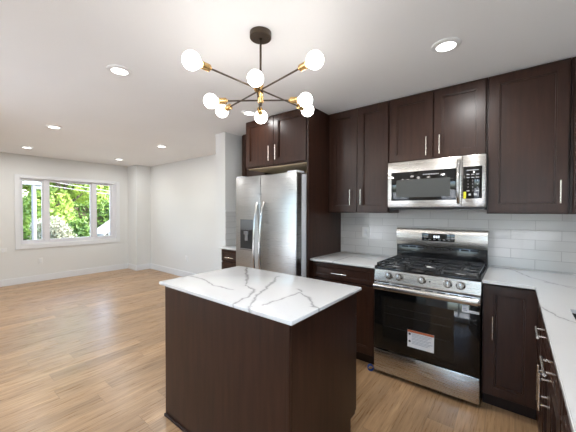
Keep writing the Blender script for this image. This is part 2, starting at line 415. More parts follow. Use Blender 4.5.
for a, b in ys[1:3]: fr.box((D0, a, .79), (D1, b, 1.985))
struct('window_frame', fr, M['vinyl'], '', win)
for (a, b) in ((-1.905, -1.57), (-1.50, -.74), (-.67, -.345)):
    s = MB(); e = .026
    s.box((X - .10, a, .79), (X - .045, a + e, 1.985), .003); s.box((X - .10, b - e, .79), (X - .045, b, 1.985), .003)
    s.box((X - .10, a + e, .79), (X - .045, b - e, .79 + e), .003); s.box((X - .10, a + e, 1.985 - e), (X - .045, b - e, 1.985), .003)
    so_ = struct('window_sash', s, M['vinyl'], '', win)
    struct('window_pane', MB().box((X - .077, a + e, .79 + e), (X - .071, b - e, 1.985 - e)), M['pane'], '', so_)
ck = MB().box((X - .045, -.56, .775), (X - .005, -.48, .793), .003).sweep([(X - .015, -.52, .79), (X + .005, -.52, .80), (X + .01, -.47, .80), (X + .01, -.455, .815)], .006)
struct('crank_handle', ck, M['plate'], '', win)

# ------------------------------------------------------------------ outlets and switches
def outlet(x, y, z, face, label, w=.072, h=.116):
    t = thing('wall_outlet', label, 'outlet', (x, y, z))
    if face == 'y':
        MB().box((x - w / 2, y - .006, z - h / 2), (x + w / 2, y, z + h / 2), .003).build('cover_plate', M['plate'], t)
        MB().box((x - .017, y - .008, z + .006), (x + .017, y - .005, z + .036), .002).box((x - .017, y - .008, z - .036), (x + .017, y - .005, z - .006), .002).build('receptacle', M['trim'], t)
    else:
        MB().box((x, y - w / 2, z - h / 2), (x + .006, y + w / 2, z + h / 2), .003).build('cover_plate', M['plate'], t)
        MB().box((x + .005, y - .017, z + .006), (x + .008, y + .017, z + .036), .002).box((x + .005, y - .017, z - .036), (x + .008, y + .017, z - .006), .002).build('receptacle', M['trim'], t)
outlet(-.388, -.008, 1.158, 'y', 'white outlet plate on the grey tile left of the range', .084)
outlet(-4.434, YL, .40, 'y', 'white outlet low on the living room wall right of the window')
outlet(XW, -1.637, .40, 'x', 'white outlet low on the wall under the window')
outlet(XW, -2.165, .655, 'x', 'white wall plate left of the window at the photo edge', .11, .09)

# ------------------------------------------------------------------ cabinets
SH = [(.060, 0), (.061, .005), (.069, .0055), (.0705, .017)]      # shaker frame with an inner bead
SHD = [(.032, 0), (.035, .004), (.041, .005), (.044, .009)]       # drawer front
def bar_pull(parent, p, axis, L=.16, face=None):
    # bar handle standing 32 mm off a front that faces local -y
    x, y, z = p; yb = y - .033; m = MB(); h = L / 2
    d = Vector((0, 0, 1)) if axis == 'z' else Vector((1, 0, 0)); c = Vector((x, yb, z))
    m.cyl(c - d * h, c + d * h, .006, n=14, bev=.0015)
    for s in (-1, 1):
        q = c + d * s * (h - .025); m.cyl(q, q + Vector((0, .0335, 0)), .0045, n=10)
    return m.build('handle', M['nickel'], parent, local=True)
def front(t, kind, x0, z0, w, h, hx=None, hz=None, hax='z', yf=-.02):
    m = MB().door(x0, z0, w, h, yf, .0195, SH if kind == 'door' else SHD)
    d = m.build(kind, M['wood'], t, local=True, smooth=False)
    if hx is not None: bar_pull(d, (hx, yf, hz), hax)
    return d
G_BASE, G_UP = 'espresso base cabinets', 'espresso upper cabinets'
def cabinet(name, label, loc, rz, w, d, z0, z1, fronts, group, toe=0., cat='cabinet'):
    t = thing(name, label, cat, loc, rz, group)
    m = MB()
    if toe:
        if 'sink' in label:
            m.box((0, 0, toe), (.018, d, z1)); m.box((w - .018, 0, toe), (w, d, z1)); m.box((.018, 0, toe), (w - .018, d, toe + .018)); m.box((.018, 0, toe + .018), (w - .018, .018, z1)); m.box((.018, d - .018, toe + .018), (w - .018, d, z1))
        else: m.box((0, .006, toe), (w, d, z1))
        m.build('body', M['wood'], t, local=True, smooth=False)
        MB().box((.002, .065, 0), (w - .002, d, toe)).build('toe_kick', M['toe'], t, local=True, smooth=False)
    else:
        m.box((0, .012, z0), (w, d, z1)); m.build('body', M['wood'], t, local=True, smooth=False)
    for f in fronts: front(t, *f)
    return t
zu = 1.372; zc = .894
UY = -.31
# uppers on the range wall (z local = world)
cabinet('upper_cabinet', 'tall dark two-door wall cabinet between fridge panel and microwave', (-.698, UY, 0), 0, .666, -UY - .009, zu, H - .001,
        [('door', .036, zu + .012, .310, H - zu - .03, .285, zu + .16), ('door', .350, zu + .012, .310, H - zu - .03, .399, zu + .16)], G_UP)
cabinet('upper_cabinet', 'short dark two-door wall cabinet above the microwave', (-.030, UY, 0), 0, .764, -UY - .009, 1.833, H - .001,
        [('door', .008, 1.845, .370, H - 1.863, .331, 1.955), ('door', .384, 1.845, .370, H - 1.863, .435, 1.955)], G_UP)
cabinet('upper_cabinet', 'tall dark single-door wall cabinet right of the microwave', (.737, UY, 0), 0, .466, -UY - .009, zu, H - .001,
        [('door', .012, zu + .012, .445, H - zu - .03, .419, zu + .155)], G_UP)
cabinet('upper_cabinet', 'dark corner wall cabinet at the right edge of the photo', (1.207, UY, 0), 0, .459, -UY - .009, zu, H - .001,
        [('door', .014, zu + .012, .431, H - zu - .03, .40, zu + .155)], G_UP)
cabinet('upper_cabinet', 'shallow dark wall cabinet peeking out left of the fridge', (-2.06, UY, 0), 0, .450, -UY, zu + .01, H - .001,
        [('door', .012, zu + .02, .426, H - zu - .04, .40, zu + .16)], G_UP)
fc = cabinet('fridge_top_cabinet', 'deep dark two-door cabinet above the fridge', (-1.608, -.664, 0), 0, .886, .660, 1.885, H - .001,
        [('door', .012, 1.90, .428, H - 1.915, .398, 2.02), ('door', .446, 1.90, .428, H - 1.915, .493, 2.02)], G_UP)
MB().box((.02, .02, 1.876), (.866, .62, 1.8849)).build('underside_panel', M['plywood'], fc, local=True, smooth=False)
tp = MB().box((-.721, -.686, 0), (-.700, -.001, H - .001), .001).build('fridge_side_panel', M['wood'], smooth=False, base=(-.71, -.34, 0)); tag(tp, 'tall dark wood end panel on the right side of the fridge', 'panel')

# bases on the range wall
BY = -.61
cabinet('base_cabinet', 'dark base cabinet with wide drawer between fridge panel and range', (-.698, BY, 0), 0, .664, -BY - .009, 0, zc,
        [('drawer', .012, .735, .640, .148, .325, .800, 'x'), ('door', .012, .115, .316, .608, .28, .62), ('door', .336, .115, .316, .608, .384, .62)], G_BASE, .10)
cabinet('base_cabinet', 'dark base cabinet with one full-height door right of the range', (.741, BY, 0), 0, .302, -BY - .009, 0, zc,
        [('door', .010, .115, .284, .765, .062, .594)], G_BASE, .10)
cabinet('base_cabinet', 'small dark drawer cabinet in the nook left of the fridge', (-2.128, BY, 0), 0, .512, -BY - .009, 0, zc,
        [('drawer', .012, .735, .488, .148, .20, .792, 'x'), ('door', .012, .115, .488, .608, .45, .62)], G_BASE, .10)
# right-hand run, fronts face -x
XF = 1.055
def rcab(y0, y1, label, fronts): return cabinet('base_cabinet', label, (XF, y0, 0), -PI / 2, y0 - y1, XR - XF - .001, 0, zc, fronts, G_BASE, .10)
rcab(-.634, -1.040, 'dark blind corner base cabinet at the inner corner of the counter',
     [('door', .03, .115, .366, .765, None)])
rcab(-1.042, -1.810, 'dark sink base cabinet with bar pulls under the right counter',
     [('drawer', .010, .735, .370, .148, .195, .810, 'x'), ('drawer', .388, .735, .370, .148, .578, .810, 'x'),
      ('door', .010, .115, .370, .608, .345, .635), ('door', .388, .115, .370, .608, .423, .635)])
rcab(-1.812, -2.440, 'dark drawer base cabinet nearest the camera on the right run',
     [('drawer', .010, .735, .608, .148, .314, .810, 'x'), ('drawer', .010, .430, .608, .295, .314, .66, 'x'), ('drawer', .010, .115, .608, .305, .314, .35, 'x')])

# ------------------------------------------------------------------ countertops
def slab(name, label, boxes, m, bev=.004):
    b = MB()
    for a, c in boxes: b.box(a, c, bev)
    o = b.build(name, m, base=(boxes[0][0][0], boxes[0][0][1], boxes[0][0][2])); tag(o, label, 'countertop'); return o
slab('countertop', 'white marbled quartz countertop left of the range', [((-.699, -.655, zc), (-.030, -.0085, .914))], M['q_left'])
slab('countertop', 'small white quartz countertop in the nook left of the fridge', [((-2.131, -.650, zc), (-1.612, -.0085, .914))], M['q_left'])
# L-shaped slab with the sink cut-out
def l_slab():
    xs = [.739, 1.020, 1.130, 1.530, XR - .0005]; ysl = [-2.455, -1.780, -1.102, -.660, -.0085]; t = bmesh.new(); V = {}
    def vert(i, j, k):
        if (i, j, k) not in V: V[i, j, k] = t.verts.new((xs[i], ysl[j], (zc, .914)[k]))
        return V[i, j, k]
    cells = [(i, j) for i in range(4) for j in range(4) if not (i == 0 and j < 3) and not (i == 2 and j == 1)]
    for i, j in cells:
        t.faces.new([vert(*q, 1) for q in ((i, j), (i + 1, j), (i + 1, j + 1), (i, j + 1))])
        t.faces.new([vert(*q, 0) for q in ((i, j), (i, j + 1), (i + 1, j + 1), (i + 1, j))])
        for (di, dj), e in (((-1, 0), ((i, j), (i, j + 1))), ((1, 0), ((i + 1, j), (i + 1, j + 1))), ((0, -1), ((i, j), (i + 1, j))), ((0, 1), ((i, j + 1), (i + 1, j + 1)))):
            if (i + di, j + dj) not in cells: t.faces.new((vert(*e[0], 0), vert(*e[1], 0), vert(*e[1], 1), vert(*e[0], 1)))
    bmesh.ops.recalc_face_normals(t, faces=t.faces)
    bmesh.ops.bevel(t, geom=[e for e in t.edges if len(e.link_faces) == 2 and e.calc_face_angle(0) > 1.], offset=.003, segments=2, affect='EDGES')
    m = MB(); m._add(t); o = m.build('countertop', M['q_right'], base=(.739, -.66, zc)); tag(o, 'white marbled L-shaped quartz countertop with the sink cut-out', 'countertop')
l_slab()
sk = thing('sink', 'dark undermount sink basin set in the right countertop', 'sink', (1.33, -1.45, .70))
bx = MB(); x0, x1, y0, y1 = 1.118, 1.542, -1.790, -1.090
bx.box((x0, y0, .69), (x1, y1, .70)); bx.box((x0, y0, .70), (x0 + .006, y1, .8935)); bx.box((x1 - .006, y0, .70), (x1, y1, .8935)); bx.box((x0 + .006, y0, .70), (x1 - .006, y0 + .006, .8935)); bx.box((x0 + .006, y1 - .006, .70), (x1 - .006, y1, .8935))
M['sinksteel'] = mat('dark_gunmetal_sink', (.06, .06, .065), .3, .8)
bx.build('basin', M['sinksteel'], sk, smooth=False)
MB().cyl((1.33, -1.45, .7001), (1.33, -1.45, .704), .045).build('drain', M['chrome'], sk)

# ------------------------------------------------------------------ island
isl = thing('kitchen_island', 'dark wood kitchen island base standing on the oak floor', 'island', (-.40, -1.71, 0))
ix0, ix1, iy0, iy1 = -.935, .128, -2.052, -1.345
MB().box((ix0 + .02, iy0 + .02, .10), (ix1 - .02, iy1 - .022, zc)).build('body', M['wood'], isl, smooth=False)
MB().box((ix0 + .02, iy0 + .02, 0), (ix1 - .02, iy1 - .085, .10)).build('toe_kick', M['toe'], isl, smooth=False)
MB().box((ix0, iy0, 0), (ix1 - .001, iy0 + .0195, zc), .002).build('back_panel', M['wood'], isl, smooth=False)
MB().prism([(iy0 + .02, 0), (iy1 - .085, 0), (iy1 - .085, .10), (iy1 - .024, .10), (iy1 - .024, zc), (iy0 + .02, zc)], 'x', ix1 - .0195, ix1).build('side_panel', M['wood'], isl, smooth=False)
MB().prism([(iy0 + .02, 0), (iy1 - .085, 0), (iy1 - .085, .10), (iy1 - .024, .10), (iy1 - .024, zc), (iy0 + .02, zc)], 'x', ix0, ix0 + .0195).build('side_panel', M['wood'], isl, smooth=False)
MB().box((ix1 - .012, iy0 - .002, 0), (ix1 + .003, iy0 + .012, zc), .002).build('corner_strip', M['wood'], isl, smooth=False)
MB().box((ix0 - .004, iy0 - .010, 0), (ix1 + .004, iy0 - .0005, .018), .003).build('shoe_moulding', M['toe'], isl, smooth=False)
n = 3; dw = (ix1 - ix0) / n
for i in range(n):
    # doors on the far side face the range (+y)
    a = ix0 + i * dw + .003
    for nm, zz, hh, hz, ax in (('drawer', .735, .148, .81, 'x'), ('door', .115, .608, .60, 'z')):
        m = MB().door(a, zz, dw - .006, hh, 0, .0195, SHD if nm == 'drawer' else SH)
        m.bm.transform(Matrix.Translation((0, iy1, 0)) @ Matrix.Diagonal((1, -1, 1, 1))); bmesh.ops.reverse_faces(m.bm, faces=m.bm.faces)
        d = m.build(nm, M['wood'], isl, smooth=False)
        h = MB(); cx = a + dw / 2 if ax == 'x' else a + dw - .05; e = Vector((1, 0, 0)) if ax == 'x' else Vector((0, 0, 1)); c = Vector((cx, iy1 + .033, hz))
        h.cyl(c - e * .08, c + e * .08, .006, n=14)
        for s_ in (-1, 1): h.cyl(c + e * .055 * s_, c + e * .055 * s_ - Vector((0, .033, 0)), .0045, n=10)
        h.build('handle', M['nickel'], d)
slab('countertop', 'white quartz island top with long grey veins', [((-.962, -2.082, zc), (.164, -1.372 + .012, .914))], M['q_island'], .004)

# ------------------------------------------------------------------ refrigerator
fx0, fx1, fg = -1.603, -.733, -1.212
f = thing('refrigerator', 'stainless side-by-side refrigerator with water dispenser', 'refrigerator', (-1.168, -.42, 0))
MB().box((fx0 + .005, -.745, .03), (fx1 - .002, -.06, 1.755), .004).build('body', M['silver'], f)
MB().box((fx0 + .02, -.72, 0.001), (fx1 - .02, -.10, .0298)).build('base_feet', M['black'], f, smooth=False)
MB().box((fx0 + .01, -.80, .012), (fx1 - .01, -.7455, .085), .003).build('kick_grille', M['black'], f)
def fdoor(a, b):
    m = MB(); m.box((a, -.836, .095), (b, -.752, 1.768), .008, 3); return m.build('door', M['steel_v'], f)
dl = fdoor(fx0, fg - .003); dr = fdoor(fg + .003, fx1)
MB().box((fx0 + .01, -.7515, .10), (fg - .01, -.7455, 1.76)).build('gasket', M['rubber'], dl, smooth=False)
MB().box((fg + .01, -.7515, .10), (fx1 - .008, -.7455, 1.76)).build('gasket', M['rubber'], dr, smooth=False)
def fhandle(x, d, bow):
    pts = []
    for i in range(25):
        u = i / 24; z = .52 + u * .96; e = math.sin(PI * u) ** .7 if 0 < u < 1 else 0
        pts.append((x + bow * (1 - e) * .35, -.838 - .062 * e, z))
    pts = [(pts[0][0], -.834, .515)] + pts[1:-1] + [(pts[-1][0], -.834, 1.485)]
    MB().sweep(pts, .014, 12, .009, (0, 1, 0)).build('handle', M['chrome'], d)
fhandle(fg - .042, dl, -.02); fhandle(fg + .042, dr, .02)
dp = MB()
dx0, dx1, dz0, dz1 = -1.523, -1.326, .955, 1.295
dp.box((dx0, -.8395, dz1 - .115), (dx1, -.8362, dz1), .001)
o = dp.build('dispenser_panel', mat('dispenser_grey_panel', (.10, .105, .11), .25), dl)
rc = MB().box((dx0, -.8375, dz0), (dx1, -.8362, dz1 - .1155)).build('dispenser_recess', M['black'], dl, smooth=False)
M['disp'] = mat('dispenser_trim', (.22, .22, .23), .3, .6)
MB().box((-1.44, -.850, 1.06), (-1.40, -.8380, 1.155), .003).box((-1.45, -.858, 1.13), (-1.385, -.838, 1.165), .004).build('dispenser_paddle', M['disp'], dl)
MB().box((dx0 + .01, -.852, dz0 + .004), (dx1 - .01, -.8380, dz0 + .016), .002).build('drip_tray', M['disp'], dl)
MB().box((fx0, -.82, 1.7682), (fx0 + .10, -.72, 1.781), .004).build('hinge_cover', M['silver'], f)
MB().box((fx1 - .13, -.82, 1.7682), (fx1 - .01, -.70, 1.788), .004).build('hinge_cover', M['silver'], f)

# ------------------------------------------------------------------ gas range
rx0, rx1 = -.024, .734
r = thing('gas_range', 'stainless gas range with black oven door and five knobs', 'range', (.355, -.34, 0))
MB().box((rx0 + .004, -.625, .02), (rx1 - .004, -.012, .895)).build('body', M['black'], r, smooth=False)
for x in (rx0 + .06, rx1 - .06):
    for y in (-.56, -.07): MB().cyl((x, y, 0), (x, y, .0198), .018).build('levelling_foot', M['rubber'], r)
MB().box((rx0, -.672, .036), (rx1, -.6255, .222), .006).build('storage_drawer', M['steel'], r)
dr = MB().box((rx0, -.674, .230), (rx1, -.6255, .735), .005).build('oven_door', M['blackglass'], r)
MB().box((rx0 + .075, -.6752, .285), (rx1 - .16, -.6741, .670)).build('oven_window', M['ovenglass'], dr, smooth=False)
rk = MB()
for z in (.43, .54, .60): rk.box((rx0 + .09, -.6756, z), (rx1 - .18, -.6753, z + .003))
rk.build('oven_rack_line', mat('dim_rack_wire', (.05, .05, .05), .3, .5), dr, smooth=False)
MB().box((rx0, -.676, .7352), (rx1, -.6255, .792), .004).build('door_top_rail', M['steel'], dr)
hb = MB().sweep([(rx0 + .012 + (rx1 - rx0 - .024) * i / 16, -.722, .764) for i in range(17)], .014, 16, .024, (0, 0, 1))
for x in (rx0 + .03, rx1 - .03): hb.box((x - .014, -.722, .750), (x + .014, -.6762, .778), .004)
hb.build('handle', M['steel'], dr)
for i in range(8): MB().box((rx0 + .07 + i * .083, -.6768, .7785), (rx0 + .07 + i * .083 + .055, -.6755, .7855)).build('vent_slot', M['black'], dr, smooth=False)
# warning sticker
st = MB().box((.252, -.6756, .314), (.444, -.6745, .450)).build('warning_sticker', M['paper'], dr, smooth=False); st['label'] = 'white warning sticker with orange strip'
MB().box((.253, -.6762, .434), (.443, -.6757, .4495)).build('sticker_strip', M['orange'], dr, smooth=False)
for z in (.418, .360): MB().cyl((.268, -.6757, z), (.268, -.6763, z), .0085).build('sticker_symbol', M['ink'], dr, smooth=False)
k = MB()
for i, z in enumerate((.420, .410, .400, .388, .378, .366, .356, .346)): k.box((.284, -.6761, z - .002), (.432 - (i * 37 % 5) * .008, -.6757, z + .002))
k.build('sticker_text', M['greyink'], dr, smooth=False)
MB().box((.622, -.6756, .672), (.664, -.6745, .722)).box((.664, -.6756, .672), (.727, -.6745, .690)).build('corner_label', M['paper'], dr, smooth=False)
MB().box((.629, -.6761, .684), (.655, -.6757, .690)).box((.629, -.6761, .695), (.650, -.6757, .700)).box((.668, -.6761, .679), (.715, -.6757, .683)).build('label_print', M['greyink'], dr, smooth=False)
# control panel + knobs
MB().prism([(-.6255, .800), (-.668, .800), (-.674, .808), (-.660, .897), (-.650, .903), (-.6255, .903)], 'x', rx0, rx1).build('control_panel', M['steel'], r)
for x in (.098, .178, .352, .530, .612):
    kn = MB(); mt = Matrix.Translation((x, -.667, .856)) @ Euler((PI / 2 - .15, 0, 0)).to_matrix().to_4x4()
    kn.lathe([(0, -.002), (.030, -.002), (.031, .004), (.025, .008), (.0235, .032), (.021, .036), (0, .036)], mt)
    kn.rot_box((-.0055, -.023, .036), (.0055, .023, .0435), mt, .002)
    kn.build('knob', M['chrome'], r)
MB().cyl((.408, -.6668, .853), (.408, -.6695, .853), .006).build('igniter_mark', M['black'], r)
# cooktop
ct = MB().box((rx0 - .002, -.672, .9035), (rx1 + .002, -.095, .918), .005)
ct.box((rx0 - .002, -.672, .916), (rx0 + .012, -.095, .926), .003); ct.box((rx1 - .012, -.672, .916), (rx1 + .002, -.095, .926), .003)
ct = ct.build('cooktop', M['enamel'], r)
bs = [(.115, -.53, .042), (.115, -.25, .036), (.355, -.39, .05), (.595, -.53, .048), (.595, -.25, .034)]
for x, y, q in bs:
    MB().cyl((x, y, .9181), (x, y, .930), q * .9, q * .8, 24).build('burner_base', M['alu'], r)
    MB().cyl((x, y, .9301), (x, y, .938), q * .8, q * .75, 24, .002).build('burner_cap', M['iron'], r)
gw = (rx1 - rx0 - .02) / 3
for gi in range(3):
    a = rx0 + .01 + gi * gw + .004; b = a + gw - .008; y0, y1 = -.655, -.125; z0, z1 = .938, .954; g = MB(); wd = .010
    g.box((a, y0, z0), (a + wd, y1, z1), .002); g.box((b - wd, y0, z0), (b, y1, z1), .002)
    g.box((a, y0, z0), (b, y0 + wd, z1), .002); g.box((a, y1 - wd, z0), (b, y1, z1), .002)
    ym = (y0 + y1) / 2; g.box((a, ym - wd / 2, z0), (b, ym + wd / 2, z1), .002)
    xm = (a + b) / 2
    for yy in ((y0 + ym) / 2, (y1 + ym) / 2) if gi != 1 else (ym - .13, ym + .13):
        g.box((a, yy - wd / 2, z0 + .002), (xm - .03, yy + wd / 2, z1), .002); g.box((xm + .03, yy - wd / 2, z0 + .002), (b, yy + wd / 2, z1), .002)
        for s_ in (-1, 1): g.box((xm - wd / 2, yy + s_ * .03 if s_ > 0 else yy - .115, z0 + .002), (xm + wd / 2, yy + .115 if s_ > 0 else yy - .03, z1), .002)
    for x in (a + .006, b - .006):
        for y in (y0 + .006, ym, y1 - .006): g.box((x - .006, y - .006, .9182), (x + .006, y + .006, z0 + .002))
    g.build('grate', M['iron'], r, smooth=False)
# backguard
MB().box((rx0 + .002, -.085, .9185), (rx1 - .002, -.012, 1.058), .002).build('lower_backguard', M['enamel'], r)
sl = MB()
for i in range(9): sl.box((rx0 + .05 + i * .073, -.0868, 1.036), (rx0 + .05 + i * .073 + .06, -.0852, 1.05))
sl.build('exhaust_slots', M['rubber'], r, smooth=False)
bg = MB().prism([(-.095, 1.060), (-.100, 1.068), (-.096, 1.20), (-.084, 1.221), (-.06, 1.225), (-.012, 1.225), (-.012, 1.060)], 'x', rx0, rx1).build('backguard', M['steel'], r)
MB().box((.214, -.1012, 1.112), (.490, -.0975, 1.182), .001).build('clock_display', M['blackglass'], bg)
dd = MB()
def seg_digit(m, x, z, w, h, y):
    for a in ((0, 0, w, .2 * w), (0, h / 2 - .1 * w, w, h / 2 + .1 * w), (0, h - .2 * w, w, h), (0, 0, .2 * w, h), (.8 * w, 0, w, h)): m.box((x + a[0], y - .0005, z + a[1]), (x + a[2], y, z + a[3]))
for i in range(3):
    dd = MB(); seg_digit(dd, .318 + i * .018, 1.142, .011, .020, -.1013); dd.build('display_digit', M['display'], bg, smooth=False)
for i in range(6): MB().box((.235 + i * .04, -.1017, 1.124), (.255 + i * .04, -.1013, 1.128)).build('touch_key', M['keyink'], bg, smooth=False)

# ------------------------------------------------------------------ microwave
mx0, mx1 = -.012, .735
mw = thing('microwave', 'stainless over-the-range microwave mounted under the short cabinet', 'microwave', (.363, -.2, 1.41))
MB().box((mx0, -.365, 1.426), (mx1, -.0095, 1.832)).build('body', M['silver'], mw, smooth=False)
MB().box((mx0 + .01, -.355, 1.406), (mx1 - .01, -.02, 1.4258)).build('vent_base', M['black'], mw, smooth=False)
md = MB().box((mx0, -.402, 1.428), (.577, -.3655, 1.831), .004).build('door', M['steel'], mw)
MB().box((.022, -.4042, 1.484), (.538, -.4022, 1.738), .001).build('door_glass', M['blackglass'], md)
MB().box((.068, -.4048, 1.512), (.497, -.4043, 1.668)).build('viewing_window', M['mwglass'], md, smooth=False)
lg = MB()
for i in range(10): lg.box((.290 + i * .0125, -.4046, 1.700), (.299 + i * .0125, -.4043, 1.709))
lg.build('nameplate_print', M['keyink'], md, smooth=False)
hp = [(.556, -.403 - .042 * math.sin(PI * i / 16) ** .6, 1.455 + .345 * i / 16) if 0 < i < 16 else (.556, -.403, 1.455 + .345 * i / 16) for i in range(17)]
MB().sweep(hp, .013, 12, .008, (0, 1, 0)).build('handle', M['chrome'], md)
mp = MB().box((.5795, -.402, 1.428), (mx1, -.3655, 1.831), .004).build('control_panel', M['steel'], mw)
MB().box((.586, -.4042, 1.490), (.712, -.4022, 1.742), .001).build('keypad', M['blackglass'], mp)
def text_mesh(s, size, loc, m, parent):
    cu = bpy.data.curves.new('key_print', 'FONT'); cu.body = s; cu.size = size; cu.extrude = .0002; cu.align_x = 'CENTER'
    o = bpy.data.objects.new('key_print', cu); COL.objects.link(o)
    me = bpy.data.meshes.new_from_object(o.evaluated_get(bpy.context.evaluated_depsgraph_get()))
    bpy.data.objects.remove(o); me.transform(Matrix.Translation(loc) @ Euler((PI / 2, 0, 0)).to_matrix().to_4x4())
    b = MB(); b.bm.from_mesh(me); bpy.data.meshes.remove(me); return b
kp = MB()
for i, ch in enumerate('123456789'):
    b = text_mesh(ch, .017, (.620 + (i % 3) * .031, -.4045, 1.625 - (i // 3) * .026), None, None); kp._add(b.bm)
b = text_mesh('0', .017, (.651, -.4045, 1.547), None, None); kp._add(b.bm)
for row in range(2):
    for c in range(3): kp.box((.610 + c * .031, -.4046, 1.652 + row * .024), (.630 + c * .031, -.4043, 1.658 + row * .024))
for c in (0, 2): kp.box((.610 + c * .031, -.4046, 1.548), (.630 + c * .031, -.4043, 1.556))
kp.box((.610, -.4046, 1.71), (.69, -.4043, 1.716)); kp.box((.625, -.4046, 1.515), (.640, -.4043, 1.530)); kp.box((.66, -.4046, 1.515), (.680, -.4043, 1.530))
kp.build('key_print', M['keyink'], mp, smooth=False)
MB().box((.590, -.4048, 1.492), (.608, -.4043, 1.545)).build('yellow_label', M['yellow'], mp, smooth=False)

# ------------------------------------------------------------------ recessed ceiling lamps
spots = [(-1.428, -2.132, 'recessed ceiling lamp left of the chandelier, nearest of the living room lamps'),
         (.556, -.994, 'recessed ceiling lamp on the right above the range'),
         (-3.646, -2.024, 'recessed ceiling lamp on the left, between the nearest lamp and the window'),
         (-5.475, -1.971, 'recessed ceiling lamp at the left edge close to the window'),
         (-5.456, -.561, 'recessed ceiling lamp in front of the boxed-out corner'),
         (-3.624, -.636, 'recessed ceiling lamp in front of the wall right of the window'),
         (-1.335, -.88, 'recessed ceiling lamp behind the lowest chandelier bulb near the fridge cabinet'),
         (.556, -2.40, 'added unseen recessed lamp for fill light on the kitchen side'), (-1.428, -3.5, 'added unseen recessed lamp for fill light left of the camera'),  # this row and the next: out-of-view lamps added as fill light
         (-3.646, -3.5, 'added unseen recessed lamp for fill light in the living room middle'), (-5.475, -3.5, 'added unseen recessed lamp for fill light in the living room corner')]
first = None
for x, y, lb in spots:
    if first is None:
        t = thing('recessed_light', lb, 'ceiling light', (x, y, H - .012), 0, 'recessed ceiling lamps')
        MB().lathe([(.056, .0), (.060, -.001), (.083, .006), (.084, .0118), (.056, .0118), (.056, .0)], None).build('trim_ring', M['ring'], t, local=True)
        MB().lathe([(0, .002), (.0555, .002), (.0555, .0115), (0, .0115)], None).build('lens', M['lens'], t, local=True)
        first = t
    else:
        t = copy_tree(first); t.location = (x, y, H - .012); t['label'] = lb
    L = bpy.data.lights.new('lamp', 'AREA'); L.shape = 'DISK'; L.size = .10; L.energy = LAMP_W * (.35 if (x, y) == (-1.335, -.88) else 1); L.color = LAMP_COL
    lo = bpy.data.objects.new('lamp', L); COL.objects.link(lo); lo.location = (x, y, H - .0125)

# ------------------------------------------------------------------ chandelier
HX, HY, HT, HB = -0.283, -1.807, 2.148, 2.030
ch = thing('chandelier', 'brass and black sputnik chandelier with eight frosted globe bulbs', 'chandelier', (HX, HY, H))
MB().lathe([(0, -.034), (.060, -.034), (.064, -.030), (.064, -.0005), (0, -.0005)], Matrix.Translation((HX, HY, H))).build('canopy', M['bronze'], ch)
MB().cyl((HX - .035, HY - .02, H - .036), (HX - .035, HY - .02, H - .033), .005).cyl((HX + .035, HY + .02, H - .036), (HX + .035, HY + .02, H - .033), .005).build('canopy_screw', M['black'], ch)
MB().cyl((HX, HY, H - .036), (HX, HY, HT), .0065).cyl((HX, HY, H - .05), (HX, HY, H - .0345), .010).build('stem', M['bronze'], ch)
MB().lathe([(0, HT), (.012, HT), (.0165, HT - .007), (.0165, HB + .005), (.013, HB), (0, HB)], Matrix.Translation((HX, HY, 0))).build('hub', M['brass'], ch)
MB().lathe([(0, HB - .0005), (.009, HB - .0005), (.009, HB - .011), (.006, HB - .017), (0, HB - .019)], Matrix.Translation((HX, HY, 0))).build('finial', M['bronze'], ch)
BR = .0435
rods = [((-0.306, -2.257, 2.105), (-0.218, -1.409, 2.085)), ((0.121, -1.839, 2.142), (-0.681, -1.773, 2.077)),
        ((-0.566, -1.952, 2.065), (-0.108, -1.591, 2.073)), ((-0.186, -1.948, 2.098), (-0.432, -1.647, 2.019))]
for p, q in rods:
    p, q = Vector(p), Vector(q); d = (q - p).normalized()
    # shift the rod so that it runs through the hub
    rd = MB().cyl(p + d * (BR + .05), q - d * (BR + .05), .0048, n=12).build('rod', M['bronze'], ch)
    for c, e in ((p, d), (q, -d)):
        mt = Matrix.Translation(c) @ (-e).to_track_quat('Z', 'Y').to_matrix().to_4x4()
        MB().lathe([(0, -.105), (.008, -.105), (.010, -.098), (.0175, -.096), (.0185, -.090), (.0185, -.052), (.016, -.050), (0, -.050)], mt).build('socket', M['brass'], rd)
        pr = [(.013, -.050), (.0145, -.046), (.020, -.039)] + [(BR * math.sin(a), -BR * math.cos(a)) for a in [math.radians(32 + 148 * i / 18) for i in range(19)]]
        pr[-1] = (0, BR)
        MB().lathe([(0, -.050)] + pr, mt).build('bulb', M['bulb'], rd)

# ------------------------------------------------------------------ small things
tb = MB(); tb.lathe([(.020, -.012), (.026, -.012), (.026, .012), (.020, .012), (.020, -.012)], Matrix.Translation((-.060, -.655, .0268)) @ Euler((PI / 2, 0, .5)).to_matrix().to_4x4())
tag(tb.build('tape_roll', M['bluetape'], base=(-.060, -.655, 0)), 'small roll of blue tape on the floor at the left foot of the range', 'tape')

